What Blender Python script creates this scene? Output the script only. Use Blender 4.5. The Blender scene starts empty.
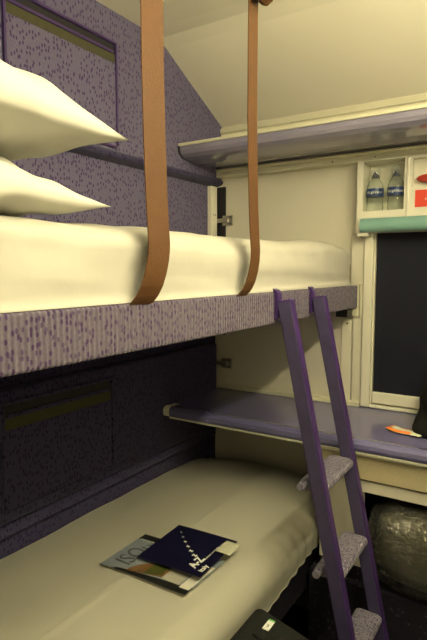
import bpy, bmesh, math, random
from mathutils import Vector, Matrix, noise
random.seed(4)
S = bpy.context.scene
COL = S.collection
PI = math.pi

# ---------------------------------------------------------------- camera
F = 523.0
pitch = math.atan(50 / F)
yaw = math.atan(334.5 / (F / math.cos(pitch)))
cam_d = bpy.data.cameras.new('camera')
cam = bpy.data.objects.new('camera', cam_d)
COL.objects.link(cam)
cam.location = (1.23, 0.0, 1.45)
cam.rotation_euler = (PI / 2 - pitch, 0, yaw)
cam_d.sensor_fit = 'VERTICAL'
cam_d.sensor_height = 24.0
cam_d.lens = 24.0 * F / 640
cam_d.clip_start = 0.01
S.camera = cam

# ---------------------------------------------------------------- world, light, exposure
w = bpy.data.worlds.new('world')
S.world = w
w.use_nodes = True
w.node_tree.nodes['Background'].inputs['Color'].default_value = (0.02, 0.02, 0.03, 1)
w.node_tree.nodes['Background'].inputs['Strength'].default_value = 0.3
S.view_settings.view_transform = 'Standard'
S.view_settings.look = 'None'
S.view_settings.gamma = 1
S.view_settings.use_curve_mapping = False
S.view_settings.exposure = 0.25

LAMP_POS = (1.39, 0.86, 2.01)
LAMP_EMIT = 80.0
def area(name, loc, target, sx, sy, power, col, spread=PI):
    d = bpy.data.lights.new(name, 'AREA')
    d.shape = 'RECTANGLE'; d.size = sx; d.size_y = sy
    d.energy = power; d.color = col; d.spread = spread
    o = bpy.data.objects.new(name, d)
    COL.objects.link(o)
    o.location = loc
    o.rotation_euler = (Vector(target) - Vector(loc)).to_track_quat('-Z', 'Y').to_euler()
    return o
WARM = (1.0, 0.895, 0.56)
area('ceiling_lamp_light', (1.05, 0.30, 2.235), (1.05, 0.30, 0), 0.12, 0.5, 4.0, WARM)

# ---------------------------------------------------------------- helpers
def tag(o, label=None, cat=None, group=None, kind=None):
    if label: o['label'] = label
    if cat: o['category'] = cat
    if group: o['group'] = group
    if kind: o['kind'] = kind
    return o

def empty(name, loc, label=None, cat=None, group=None, kind=None):
    o = bpy.data.objects.new(name, None)
    o.empty_display_size = 0.05
    COL.objects.link(o)
    o.location = loc
    return tag(o, label, cat, group, kind)

def world_loc(o):
    v = Vector(o.location)
    while o.parent:
        o = o.parent; v += o.location
    return v

def obj(name, bm, mat, parent=None, smooth=False, kind=None, label=None, origin=None, auto=None):
    """bm is in world coordinates; it becomes one mesh object."""
    bmesh.ops.recalc_face_normals(bm, faces=bm.faces)
    if parent is not None:
        off = world_loc(parent)
    elif origin is not None:
        off = Vector(origin)
    else:
        off = Vector((0, 0, 0))
    bmesh.ops.translate(bm, verts=bm.verts, vec=-off)
    me = bpy.data.meshes.new(name)
    bm.to_mesh(me); bm.free()
    mats = mat if isinstance(mat, (list, tuple)) else [mat]
    for m in mats: me.materials.append(m)
    if smooth:
        for p in me.polygons: p.use_smooth = True
    o = bpy.data.objects.new(name, me)
    COL.objects.link(o)
    if parent is not None: o.parent = parent
    elif origin is not None: o.location = origin
    if kind: o['kind'] = kind
    if label: o['label'] = label
    return o

def box(bm, x0, x1, y0, y1, z0, z1, bev=0.0, seg=2, mi=0, M=None):
    r = bmesh.ops.create_cube(bm, size=1)
    vs = r['verts']
    for v in vs:
        v.co = Vector(((x0 + x1) / 2 + v.co.x * (x1 - x0), (y0 + y1) / 2 + v.co.y * (y1 - y0), (z0 + z1) / 2 + v.co.z * (z1 - z0)))
    fs = set(f for v in vs for f in v.link_faces)
    for f in fs: f.material_index = mi
    if bev > 0:
        es = list(set(e for v in vs for e in v.link_edges))
        r = bmesh.ops.bevel(bm, geom=es, offset=bev, segments=seg, affect='EDGES', profile=0.5)
        vs = list(set(v for f in r['faces'] for v in f.verts) | set(v for v in vs if v.is_valid))
        for f in r['faces']: f.material_index = mi
    if M is not None:
        bmesh.ops.transform(bm, matrix=M, verts=vs)
    return vs

def newbm(): return bmesh.new()
def bx(*a, **k):
    bm = newbm(); box(bm, *a, **k); return bm

def tube(bm, pts, r, n=10, closed=False, mi=0):
    pts = [Vector(p) for p in pts]
    rings = []
    up = Vector((0, 0, 1))
    for i, p in enumerate(pts):
        a = pts[max(i - 1, 0)]; b = pts[min(i + 1, len(pts) - 1)]
        t = (b - a).normalized()
        s = t.cross(up)
        if s.length < 1e-3: s = t.cross(Vector((1, 0, 0)))
        s.normalize(); u = s.cross(t)
        rr = r[i] if isinstance(r, (list, tuple)) else r
        rings.append([bm.verts.new(p + (s * math.cos(2 * PI * k / n) + u * math.sin(2 * PI * k / n)) * rr) for k in range(n)])
    for i in range(len(rings) - 1):
        for k in range(n):
            f = bm.faces.new((rings[i][k], rings[i][(k + 1) % n], rings[i + 1][(k + 1) % n], rings[i + 1][k])); f.material_index = mi
    f = bm.faces.new(rings[0][::-1]); f.material_index = mi
    f = bm.faces.new(rings[-1]); f.material_index = mi

def lathe(bm, prof, cx, cy, n=24, cap=True, mi=0):
    rings = []
    for r, z in prof:
        rings.append([bm.verts.new((cx + r * math.cos(2 * PI * k / n), cy + r * math.sin(2 * PI * k / n), z)) for k in range(n)])
    for i in range(len(rings) - 1):
        for k in range(n):
            f = bm.faces.new((rings[i][k], rings[i][(k + 1) % n], rings[i + 1][(k + 1) % n], rings[i + 1][k])); f.material_index = mi
    if cap:
        bm.faces.new(rings[0][::-1]).material_index = mi
        bm.faces.new(rings[-1]).material_index = mi

def prism(bm, poly, axis, a, b, mi=0):
    """closed polygon (2D) swept along axis from a to b. axis 0: poly=(y,z); 1: (x,z); 2: (x,y)"""
    def P(u, v, t):
        return (t, u, v) if axis == 0 else ((u, t, v) if axis == 1 else (u, v, t))
    A = [bm.verts.new(P(u, v, a)) for u, v in poly]
    B = [bm.verts.new(P(u, v, b)) for u, v in poly]
    n = len(poly)
    fs = [bm.faces.new(A[::-1]), bm.faces.new(B)]
    for i in range(n):
        fs.append(bm.faces.new((A[i], A[(i + 1) % n], B[(i + 1) % n], B[i])))
    for f in fs: f.material_index = mi
    return fs

def grid(bm, fn, nu, nv, mi=0):
    g = [[bm.verts.new(fn(i / nu, j / nv)) for j in range(nv + 1)] for i in range(nu + 1)]
    for i in range(nu):
        for j in range(nv):
            f = bm.faces.new((g[i][j], g[i + 1][j], g[i + 1][j + 1], g[i][j + 1])); f.material_index = mi
    return g

def arc(cx, cy, r, a0, a1, n):
    return [(cx + r * math.cos(math.radians(a0 + (a1 - a0) * i / n)), cy + r * math.sin(math.radians(a0 + (a1 - a0) * i / n))) for i in range(n + 1)]

def nz(x, y, z, s=1.0): return noise.noise(Vector((x * s, y * s, z * s)))

def text(name, s, size, mat, parent, M, ext=0.0004, align='LEFT', bold=0.0, xs=1.0):
    cu = bpy.data.curves.new(name, 'FONT')
    cu.body = s; cu.size = size; cu.extrude = ext; cu.align_x = align; cu.offset = bold
    cu.resolution_u = 3
    t = bpy.data.objects.new(name + '_tmp', cu)
    COL.objects.link(t)
    bpy.context.view_layer.update()
    dg = bpy.context.evaluated_depsgraph_get()
    me = bpy.data.meshes.new_from_object(t.evaluated_get(dg))
    bpy.data.objects.remove(t); bpy.data.curves.remove(cu)
    me.name = name
    me.materials.clear(); me.materials.append(mat)
    off = world_loc(parent)
    me.transform(Matrix.Translation(-off) @ M @ Matrix.Diagonal((xs, 1, 1, 1)))
    o = bpy.data.objects.new(name, me)
    COL.objects.link(o); o.parent = parent
    return o

def frame(origin, xd, yd):
    xd = Vector(xd).normalized(); yd = Vector(yd).normalized(); zd = xd.cross(yd).normalized()
    yd = zd.cross(xd)
    M = Matrix((xd, yd, zd)).transposed().to_4x4()
    M.translation = Vector(origin)
    return M

# ---------------------------------------------------------------- materials
def lin(c):
    return tuple((v / 255 / 12.92 if v <= 10 else ((v / 255 + 0.055) / 1.055) ** 2.4) for v in c)

def mat(name, color, rough=0.6, metal=0.0, noise_amt=0.06, nscale=8.0, bump=0.0, bscale=60.0, spec=0.5, coat=0.0, sheen=0.0):
    m = bpy.data.materials.new(name); m.use_nodes = True
    nt = m.node_tree; N = nt.nodes; L = nt.links
    b = N['Principled BSDF']
    b.inputs['Roughness'].default_value = rough
    b.inputs['Metallic'].default_value = metal
    b.inputs['Specular IOR Level'].default_value = spec
    b.inputs['Coat Weight'].default_value = coat
    b.inputs['Sheen Weight'].default_value = sheen
    tc = N.new('ShaderNodeTexCoord')
    nn = N.new('ShaderNodeTexNoise'); nn.inputs['Scale'].default_value = nscale; nn.inputs['Detail'].default_value = 4
    L.new(tc.outputs['Object'], nn.inputs['Vector'])
    mx = N.new('ShaderNodeMix'); mx.data_type = 'RGBA'
    c = color
    mx.inputs[6].default_value = tuple(max(0, v * (1 - noise_amt)) for v in c) + (1,)
    mx.inputs[7].default_value = tuple(min(1, v * (1 + noise_amt)) for v in c) + (1,)
    L.new(nn.outputs['Fac'], mx.inputs[0])
    L.new(mx.outputs[2], b.inputs['Base Color'])
    if bump > 0:
        n2 = N.new('ShaderNodeTexNoise'); n2.inputs['Scale'].default_value = bscale; n2.inputs['Detail'].default_value = 3
        L.new(tc.outputs['Object'], n2.inputs['Vector'])
        bp = N.new('ShaderNodeBump'); bp.inputs['Strength'].default_value = bump; bp.inputs['Distance'].default_value = 0.004
        L.new(n2.outputs['Fac'], bp.inputs['Height'])
        L.new(bp.outputs['Normal'], b.inputs['Normal'])
    return m

def moquette(name, base, speck, scale=62.0, thr=0.36, rib=None, light=None, stretch=(1, 1, 0.55), rough=0.95, plane='YZ', sheen=0.1):
    """woven seat cloth: ground colour with dashes of a second colour; rib = (axis, period)"""
    m = bpy.data.materials.new(name); m.use_nodes = True
    nt = m.node_tree; N = nt.nodes; L = nt.links
    b = N['Principled BSDF']; b.inputs['Roughness'].default_value = rough
    b.inputs['Sheen Weight'].default_value = sheen; b.inputs['Specular IOR Level'].default_value = 0.1
    tc = N.new('ShaderNodeTexCoord')
    mp = N.new('ShaderNodeMapping'); mp.inputs['Scale'].default_value = stretch
    L.new(tc.outputs['Object'], mp.inputs['Vector'])
    v = N.new('ShaderNodeTexVoronoi'); v.voronoi_dimensions = '2D' if plane else '3D'; v.inputs['Scale'].default_value = scale; v.inputs['Randomness'].default_value = 0.9
    sx = N.new('ShaderNodeSeparateXYZ'); pl = plane or 'XY'; cx = N.new('ShaderNodeCombineXYZ')
    L.new(mp.outputs[0], sx.inputs[0]); L.new(sx.outputs[pl[0]], cx.inputs[0]); L.new(sx.outputs[pl[1]], cx.inputs[1])
    L.new(cx.outputs[0] if plane else mp.outputs[0], v.inputs['Vector'])
    cr = N.new('ShaderNodeValToRGB')
    cr.color_ramp.elements[0].position = thr - 0.07; cr.color_ramp.elements[0].color = (1, 1, 1, 1)
    cr.color_ramp.elements[1].position = thr + 0.03; cr.color_ramp.elements[1].color = (0, 0, 0, 1)
    L.new(v.outputs['Distance'], cr.inputs[0])
    sp = N.new('ShaderNodeSeparateColor'); L.new(v.outputs['Color'], sp.inputs[0])
    gt = N.new('ShaderNodeMath'); gt.operation = 'GREATER_THAN'; gt.inputs[1].default_value = 0.38
    L.new(sp.outputs[0], gt.inputs[0])
    mu = N.new('ShaderNodeMath'); mu.operation = 'MULTIPLY'
    L.new(cr.outputs[0], mu.inputs[0]); L.new(gt.outputs[0], mu.inputs[1])
    nn = N.new('ShaderNodeTexNoise'); nn.inputs['Scale'].default_value = 170; nn.inputs['Detail'].default_value = 2
    L.new(tc.outputs['Object'], nn.inputs['Vector'])
    g = N.new('ShaderNodeMix'); g.data_type = 'RGBA'
    lt = light or tuple(x * 1.35 for x in base)
    g.inputs[6].default_value = tuple(x * 0.78 for x in base) + (1,); g.inputs[7].default_value = lt + (1,)
    L.new(nn.outputs['Fac'], g.inputs[0])
    mx = N.new('ShaderNodeMix'); mx.data_type = 'RGBA'
    mx.inputs[7].default_value = speck + (1,)
    L.new(g.outputs[2], mx.inputs[6]); L.new(mu.outputs[0], mx.inputs[0])
    L.new(mx.outputs[2], b.inputs['Base Color'])
    bp = N.new('ShaderNodeBump'); bp.inputs['Distance'].default_value = 0.0025; bp.inputs['Strength'].default_value = 0.5
    if rib:
        wv = N.new('ShaderNodeTexWave'); wv.wave_type = 'BANDS'; wv.bands_direction = rib[0]
        wv.inputs['Scale'].default_value = 0.314 / rib[1]; wv.inputs['Distortion'].default_value = 0.4
        wv.inputs['Detail Scale'].default_value = 3
        L.new(tc.outputs['Object'], wv.inputs['Vector'])
        L.new(wv.outputs['Fac'], bp.inputs['Height']); bp.inputs['Strength'].default_value = 0.9
    else:
        L.new(nn.outputs['Fac'], bp.inputs['Height'])
    L.new(bp.outputs['Normal'], b.inputs['Normal'])
    return m

M = {}
M['cream'] = mat('cream_laminate', (0.66, 0.63, 0.53), 0.42, noise_amt=0.03, nscale=3)
M['ceiling'] = mat('ceiling_cream', (0.84, 0.80, 0.66), 0.55, noise_amt=0.03, nscale=2)
M['plastic'] = mat('cream_plastic', (0.74, 0.715, 0.61), 0.35, noise_amt=0.03)
M['trim'] = mat('cream_metal_trim', (0.62, 0.60, 0.46), 0.3, noise_amt=0.04)
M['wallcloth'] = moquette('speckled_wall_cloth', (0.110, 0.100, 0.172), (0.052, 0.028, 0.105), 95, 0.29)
M['shadedcloth'] = moquette('speckled_wall_cloth_shaded', (0.045, 0.040, 0.092), (0.022, 0.013, 0.06), 95, 0.30)  # same wall cloth, with the shade of the lower wall put into its colour
M['ribcloth'] = moquette('ribbed_bunk_cloth', (0.088, 0.074, 0.120), (0.056, 0.030, 0.090), 125, 0.33, rib=('Y', 0.0105), light=(0.150, 0.128, 0.172), stretch=(1, 1, 0.6))
M['treadcloth'] = moquette('ribbed_tread_cloth', (0.145, 0.13, 0.19), (0.07, 0.04, 0.12), 115, 0.31, plane='XY', rib=('Y', 0.012), light=(0.23, 0.215, 0.27), stretch=(1, 1, 1))
M['carpet'] = moquette('dark_carpet', (0.014, 0.013, 0.020), (0.05, 0.045, 0.06), 60, 0.25, stretch=(1, 1, 1), plane=None, sheen=0.0)
M['purple'] = mat('purple_paint', (0.042, 0.018, 0.105), 0.35, noise_amt=0.15, nscale=20)
M['railgrey'] = mat('worn_purple_rail_face', (0.045, 0.037, 0.098), 0.6, noise_amt=0.5, nscale=28)
M['bluelam'] = mat('blue_violet_laminate', (0.135, 0.128, 0.275), 0.22, noise_amt=0.04, coat=0.3)
M['shelflam'] = mat('lilac_grey_laminate', (0.23, 0.215, 0.31), 0.16, noise_amt=0.04, coat=0.4)
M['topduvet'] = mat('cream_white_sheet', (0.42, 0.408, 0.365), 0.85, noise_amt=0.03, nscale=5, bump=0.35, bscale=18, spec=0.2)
M['duvet'] = mat('cream_white_cotton', (0.80, 0.78, 0.67), 0.85, noise_amt=0.02, nscale=5, bump=0.15, bscale=14, spec=0.2)
M['pillow'] = mat('white_cotton', (0.56, 0.55, 0.50), 0.85, noise_amt=0.02, nscale=5, bump=0.12, bscale=12, spec=0.2)
M['strap'] = mat('tan_webbing', (0.078, 0.032, 0.008), 0.6, noise_amt=0.1, nscale=40, bump=0.3, bscale=300, spec=0.3)
M['dark'] = mat('dark_recess', (0.012, 0.011, 0.016), 0.7)
M['blackplastic'] = mat('black_plastic', (0.012, 0.012, 0.013), 0.4)
M['olive'] = mat('olive_pocket_lining', (0.048, 0.046, 0.019), 0.8, noise_amt=0.2, nscale=60)
M['blind'] = mat('navy_blind_cloth', (0.013, 0.015, 0.034), 0.7, noise_amt=0.08, nscale=30)
M['beige'] = mat('speckled_beige_laminate', (0.50, 0.44, 0.28), 0.5, noise_amt=0.18, nscale=180)
M['teal'] = mat('teal_plastic', (0.19, 0.36, 0.33), 0.35, noise_amt=0.04)
M['red'] = mat('red_plastic', (0.42, 0.035, 0.02), 0.35)
M['redsign'] = mat('red_sign', (0.72, 0.055, 0.025), 0.5)
M['white'] = mat('white_print', (0.8, 0.8, 0.75), 0.6)
M['metal'] = mat('brushed_metal', (0.45, 0.43, 0.38), 0.35, metal=0.9)
M['chrome'] = mat('chrome', (0.7, 0.68, 0.62), 0.15, metal=1)
M['blackfabric'] = mat('black_nylon', (0.008, 0.008, 0.0075), 0.75, spec=0.22, noise_amt=0.2, nscale=50, bump=0.3, bscale=120)
M['navy'] = mat('navy_gloss_card', (0.010, 0.010, 0.045), 0.35)
M['paper'] = mat('page_paper', (0.6, 0.58, 0.5), 0.8)
M['bluelabel'] = mat('blue_bottle_label', (0.015, 0.04, 0.20), 0.4)
M['cap'] = mat('dark_blue_cap', (0.02, 0.025, 0.07), 0.4)
M['blanket'] = mat('grey_olive_blanket', (0.10, 0.096, 0.07), 0.85, noise_amt=0.2, nscale=20, bump=0.4, bscale=20)
M['orange'] = mat('orange_print', (0.85, 0.22, 0.03), 0.4)
M['packet'] = mat('pale_packet_foil', (0.70, 0.72, 0.55), 0.35)
M['green'] = mat('green_print', (0.15, 0.5, 0.12), 0.5)

def glass(name, tint, rough, thin=0.85, spec=1.0, milk=0.0, bump=None, bs=30):
    m = bpy.data.materials.new(name); m.use_nodes = True
    nt = m.node_tree; N = nt.nodes; L = nt.links
    for n in list(N):
        if n.type != 'OUTPUT_MATERIAL': N.remove(n)
    out = [n for n in N if n.type == 'OUTPUT_MATERIAL'][0]
    tr = N.new('ShaderNodeBsdfTransparent'); tr.inputs[0].default_value = tint + (1,)
    gl = N.new('ShaderNodeBsdfGlossy'); gl.inputs['Roughness'].default_value = rough
    fr = N.new('ShaderNodeLayerWeight'); fr.inputs['Blend'].default_value = 0.12
    mt = N.new('ShaderNodeMath'); mt.operation = 'MULTIPLY_ADD'; mt.inputs[1].default_value = spec; mt.inputs[2].default_value = 1 - thin
    L.new(fr.outputs[0], mt.inputs[0])
    mx = N.new('ShaderNodeMixShader')
    L.new(mt.outputs[0], mx.inputs[0]); L.new(tr.outputs[0], mx.inputs[1]); L.new(gl.outputs[0], mx.inputs[2])
    tc = N.new('ShaderNodeTexCoord'); nn = N.new('ShaderNodeTexNoise'); nn.inputs['Scale'].default_value = 30; nn.inputs['Detail'].default_value = 3
    L.new(tc.outputs['Object'], nn.inputs['Vector'])
    bp = N.new('ShaderNodeBump'); bp.inputs['Strength'].default_value = 0.5 if rough > 0.1 else 0.15; bp.inputs['Distance'].default_value = 0.01
    L.new(nn.outputs['Fac'], bp.inputs['Height']); L.new(bp.outputs[0], gl.inputs['Normal'])
    if milk:
        df = N.new('ShaderNodeBsdfDiffuse'); df.inputs[0].default_value = (0.8, 0.8, 0.78, 1)
        m2 = N.new('ShaderNodeMixShader'); m2.inputs[0].default_value = milk
        L.new(mx.outputs[0], m2.inputs[1]); L.new(df.outputs[0], m2.inputs[2]); L.new(m2.outputs[0], out.inputs[0])
    else:
        L.new(mx.outputs[0], out.inputs[0])
    if bump: bp.inputs['Strength'].default_value = bump; nn.inputs['Scale'].default_value = bs
    return m
M['pet'] = glass('clear_bottle_plastic', (0.95, 0.97, 0.96), 0.08, 0.97, 0.7, milk=0.10)
M['acrylic'] = glass('clear_acrylic', (0.97, 0.98, 0.95), 0.04, 0.99, 0.5)
M['film'] = glass('clear_plastic_film', (0.85, 0.85, 0.80), 0.09, 0.88, 1.6, milk=0.03, bump=1.0, bs=34)

def emis(name, col, st):
    m = bpy.data.materials.new(name); m.use_nodes = True
    b = m.node_tree.nodes['Principled BSDF']
    b.inputs['Emission Color'].default_value = col + (1,); b.inputs['Emission Strength'].default_value = st
    b.inputs['Base Color'].default_value = (0.8, 0.78, 0.7, 1)
    return m
M['lampdiff'] = emis('lit_lamp_tube', WARM, LAMP_EMIT)
M['lampdiff2'] = emis('lit_lamp_diffuser', WARM, 3.0)

YF = 2.0      # far wall face
XR = 1.46     # right wall face
YB = -0.30    # door wall face

# ---------------------------------------------------------------- structure
st = lambda name, bm, m, **k: obj(name, bm, m, kind='structure', **k)
st('floor', bx(-0.08, XR + 0.05, YB - 0.05, YF + 0.05, -0.05, 0.0), M['carpet'])

# ceiling: flat, then sloping down to the outer wall
bm = newbm()
prof = [(YB - 0.04, 2.285), (1.50, 2.285), (1.56, 2.281), (1.61, 2.262), (1.66, 2.236), (2.0, 2.068), (2.05, 2.043), (2.05, 2.36), (YB - 0.04, 2.36)]
prism(bm, prof, 0, -0.08, XR + 0.05)
st('ceiling', bm, M['ceiling'])

# left wall: upper cloth covered section stands back, lower section steps forward
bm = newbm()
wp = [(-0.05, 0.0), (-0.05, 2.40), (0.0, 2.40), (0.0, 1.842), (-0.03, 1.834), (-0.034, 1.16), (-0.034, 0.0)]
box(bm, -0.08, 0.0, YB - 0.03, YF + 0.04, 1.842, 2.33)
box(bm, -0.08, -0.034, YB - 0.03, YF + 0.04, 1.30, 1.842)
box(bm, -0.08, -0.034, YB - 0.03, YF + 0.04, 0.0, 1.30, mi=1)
st('wall_left', bm, [M['wallcloth'], M['shadedcloth']])
# rounded lower lip of the upper section
bm = newbm()
lp = [(-0.034, 1.842), (0.0, 1.842), (0.006, 1.838), (0.008, 1.832), (0.005, 1.825), (-0.002, 1.820), (-0.034, 1.812)]
prism(bm, lp, 1, YB, YF - 0.001)
st('trim_1', bm, M['shadedcloth'])

# right and door walls (behind and beside the camera)
st('wall_right', bx(XR, XR + 0.05, YB - 0.04, YF + 0.04, 0, 2.33), M['cream'])
bm = newbm()
box(bm, -0.08, 0.62, YB - 0.05, YB, 0, 2.33)
box(bm, 1.30, XR, YB - 0.05, YB, 0, 2.33)
box(bm, 0.62, 1.30, YB - 0.05, YB, 2.0, 2.33)
st('wall_back', bm, M['cream'])
d = obj('door_1', bx(0.63, 1.29, YB - 0.045, YB - 0.01, 0.005, 1.99, bev=0.004), M['cream'], kind='structure')
bm = newbm(); tube(bm, [(1.24, YB - 0.01, 1.0), (1.24, YB + 0.035, 1.0), (1.16, YB + 0.035, 1.0)], 0.008)
obj('door_handle', bm, M['metal'], d, smooth=True)

# far wall, with the blacked-out window
WX0, WX1, WZ0, WZ1 = 0.68, 1.22, 0.935, 1.60
bm = newbm()
box(bm, -0.08, 0.641, YF, YF + 0.04, 0, 2.10)
box(bm, 0.641, WX0, YF, YF + 0.04, 0, 1.60)
box(bm, 0.641, WX0, YF, YF + 0.04, 1.85, 2.10)
box(bm, WX1, XR, YF, YF + 0.04, 0, 2.10)
box(bm, WX0, WX1, YF, YF + 0.04, 0, WZ0)
box(bm, WX0, WX1, YF, YF + 0.04, 1.85, 2.10)
st('wall_far', bm, M['cream'])

win = empty('window_1', (0.95, YF, WZ0), kind='structure')
bm = newbm()
for a in ((0.642, 0.676, 0.925, 1.60), (WX1, WX1 + 0.04, 0.925, 1.60)):
    box(bm, a[0], a[1], YF - 0.022, YF + 0.03, a[2], a[3], bev=0.004)
box(bm, 0.676, WX1, YF - 0.018, YF + 0.03, 0.9235, 0.935, bev=0.003)
obj('window_frame', bm, M['plastic'], win)
obj('window_glass', bx(WX0, WX1, YF + 0.030, YF + 0.034, WZ0, WZ1), M['pet'], win)
# roller blind drawn down in the window
bl = empty('roller_blind', (0.95, YF, 0.96), 'navy roller blind pulled down over the window beside the top bunk', 'blind')
bm = newbm()
def blf(u, v):
    x = WX0 + 0.003 + u * (WX1 - WX0 - 0.006); z = 0.975 + v * 0.62
    return Vector((x, YF + 0.010 + 0.0012 * nz(x, z, 0, 6), z))
grid(bm, blf, 10, 14)
r = bmesh.ops.solidify(bm, geom=bm.faces[:], thickness=0.001)
obj('blind_cloth', bm, M['blind'], bl)
obj('bottom_bar', bx(WX0 + 0.002, WX1 - 0.002, YF - 0.004, YF + 0.012, 0.939, 0.983, bev=0.004), M['plastic'], bl, label='cream bottom bar')

# pilaster between bunk end and window
bm = newbm()
box(bm, 0.603, 0.640, YF - 0.012, YF + 0.01, 0.925, 1.265, bev=0.003)
box(bm, 0.627, 0.640, YF - 0.012, YF + 0.01, 1.265, 1.395, bev=0.003)
box(bm, 0.590, 0.640, YF - 0.012, YF + 0.01, 1.395, 1.585, bev=0.003)
st('trim_2', bm, M['cream'])
# removable hatch in the corner below the top bunk
ht = empty('wall_hatch', (0.585, YF, 0.93), 'narrow cream wall hatch below the end of the top bunk', 'panel')
obj('hatch_panel', bx(0.555, 0.598, YF - 0.006, YF + 0.005, 0.93, 1.258, bev=0.004), M['cream'], ht)
bm = newbm(); tube(bm, [(0.580, YF - 0.009, 1.242), (0.580, YF, 1.242)], 0.0035, 8)
obj('screw', bm, M['dark'], ht)

# cornice where the sloping ceiling meets the far wall
bm = newbm()
prism(bm, [(YF + 0.02, 2.060), (YF - 0.012, 2.060), (YF - 0.012, 2.040), (YF - 0.006, 2.036), (YF - 0.006, 2.012), (YF - 0.024, 2.008), (YF - 0.024, 1.985), (YF + 0.02, 1.985)], 0, 0.0, XR - 0.002)
st('trim_3', bm, M['trim'])
# rail below the luggage shelf
bm = newbm()
prism(bm, [(YF + 0.01, 1.8855), (YF - 0.050, 1.8815), (YF - 0.052, 1.876), (YF - 0.045, 1.870), (YF - 0.045, 1.864), (YF - 0.045, 1.848), (YF - 0.012, 1.848), (YF + 0.01, 1.848)], 0, 0.0, XR - 0.002)
st('trim_4', bm, M['trim'])
for i, xx in enumerate((0.20, 0.52, 0.68)):
    bm = newbm(); tube(bm, [(xx, YF - 0.0462, 1.858), (xx, YF - 0.04, 1.858)], 0.003, 8)
    obj('screw', bm, M['dark'], bpy.data.objects['trim_4'])

# vertical cream post in the corner
bm = newbm()
box(bm, -0.034, -0.014, 1.936, 1.984, 1.16, 1.812, bev=0.002)
st('trim_5', bm, M['plastic'])
bm = newbm()
for zz in (1.69, 1.60):
    for yy in (1.952, 1.968):
        bm = newbm(); tube(bm, [(-0.015, yy, zz), (-0.0125, yy, zz)], 0.0025, 8)
        obj('screw', bm, M['dark'], bpy.data.objects['trim_5'])
# upstand behind the deck
bm = newbm()
box(bm, 0.005, 0.640, YF - 0.030, YF, 0.922, 0.940, bev=0.003)
st('trim_6', bm, M['trim'])
# dark gap beside the post
st('trim_7', bx(-0.034, 0.022, YF - 0.004, YF, 1.16, 1.812), M['dark'])

# ---------------------------------------------------------------- lamps of the cabin (out of frame)
lm = empty('mirror_lamp', (XR, LAMP_POS[1], 2.02), 'cream strip lamp with lit diffuser on the right wall', 'lamp')
LX, LY, LZ = LAMP_POS
obj('housing', bx(LX + 0.025, XR, LY - 0.64, LY + 0.64, LZ - 0.045, LZ + 0.045, bev=0.008), M['plastic'], lm)
bm = newbm()
tube(bm, [(LX, LY - 0.60, LZ), (LX, LY + 0.60, LZ)], 0.019, 14)
obj('tube', bm, M['lampdiff'], lm, smooth=True, label='lit tube')
for sy in (-1, 1): obj('socket', bx(LX - 0.022, LX + 0.03, LY + sy * 0.615 - 0.015, LY + sy * 0.615 + 0.015, LZ - 0.025, LZ + 0.025, bev=0.004), M['plastic'], lm)
lm = empty('ceiling_lamp', (1.05, 0.30, 2.285), 'cream strip lamp on the ceiling by the door', 'lamp')
obj('housing', bx(0.97, 1.13, 0.02, 0.58, 2.262, 2.285, bev=0.006), M['plastic'], lm)
obj('diffuser', bx(0.985, 1.115, 0.04, 0.56, 2.248, 2.262, bev=0.003), M['lampdiff2'], lm)

# ---------------------------------------------------------------- wall pockets
def pocket_panel(name, y0, y1, z0, z1, slot_h, X, label, cloth, rim, pocketdepth=0.028):
    """cloth panel in a raised purple rim, with a slot along its top"""
    t = empty(name, (X, (y0 + y1) / 2, z0), label, 'panel')
    bm = newbm(); r = 0.009
    # rim
    box(bm, X, X + 0.010, y0 - r, y0, z0, z1 + r, bev=0.002)
    box(bm, X, X + 0.010, y1, y1 + r, z0, z1 + r, bev=0.002)
    box(bm, X, X + 0.010, y0, y1, z1, z1 + r, bev=0.002)
    box(bm, X, X + 0.008, y0, y1, z0 - r, z0, bev=0.002)
    obj('rim', bm, rim, t)
    obj('panel_cloth', bx(X + 0.0005, X + 0.005, y0, y1, z0, z1 - slot_h, bev=0.001), cloth, t)
    # slot: dark cavity back with an olive lower flap
    obj('slot', bx(X + 0.0003, X + 0.0018, y0, y1, z1 - slot_h, z1), M['dark'], t, label='dark slot')
    obj('slot_lip', bx(X + 0.0016, X + 0.0042, y0, y1, z1 - slot_h, z1 - slot_h * 0.52, bev=0.001), M['olive'], t, label='olive lower half of the slot')
    bm = newbm()
    box(bm, X + 0.0018, X + 0.009, y0 + 0.01, y1 - 0.012, z1 - slot_h * 0.53, z1 - slot_h * 0.36, bev=0.002)
    obj('slot_handle', bm, rim, t)
    return t
pocket_panel('upper_wall_pocket', 0.915, 1.327, 1.86, 2.178, 0.058, 0.0, 'speckled lilac panel in a purple rim with a slot, above the top bunk', M['wallcloth'], M['purple'])

# lower backrest: padded slab standing out from the wall under the top bunk
bk = empty('padded_backrest', (0, 1.0, 0.70), 'speckled padded backrest in shade-darkened cloth on the wall behind the lower bunk', 'backrest')
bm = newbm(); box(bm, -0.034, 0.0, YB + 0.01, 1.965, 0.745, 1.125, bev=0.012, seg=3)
obj('pad', bm, M['shadedcloth'], bk)
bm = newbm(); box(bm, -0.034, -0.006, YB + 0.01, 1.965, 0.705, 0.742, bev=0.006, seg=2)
obj('lower_pad', bm, M['shadedcloth'], bk)
pocket_panel('lower_wall_pocket', 0.865, 1.28, 0.785, 1.082, 0.070, 0.0, 'shade-darkened cloth panel with a slot in the backrest behind the lower bunk', M['shadedcloth'], M['shadedcloth'])

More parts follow.
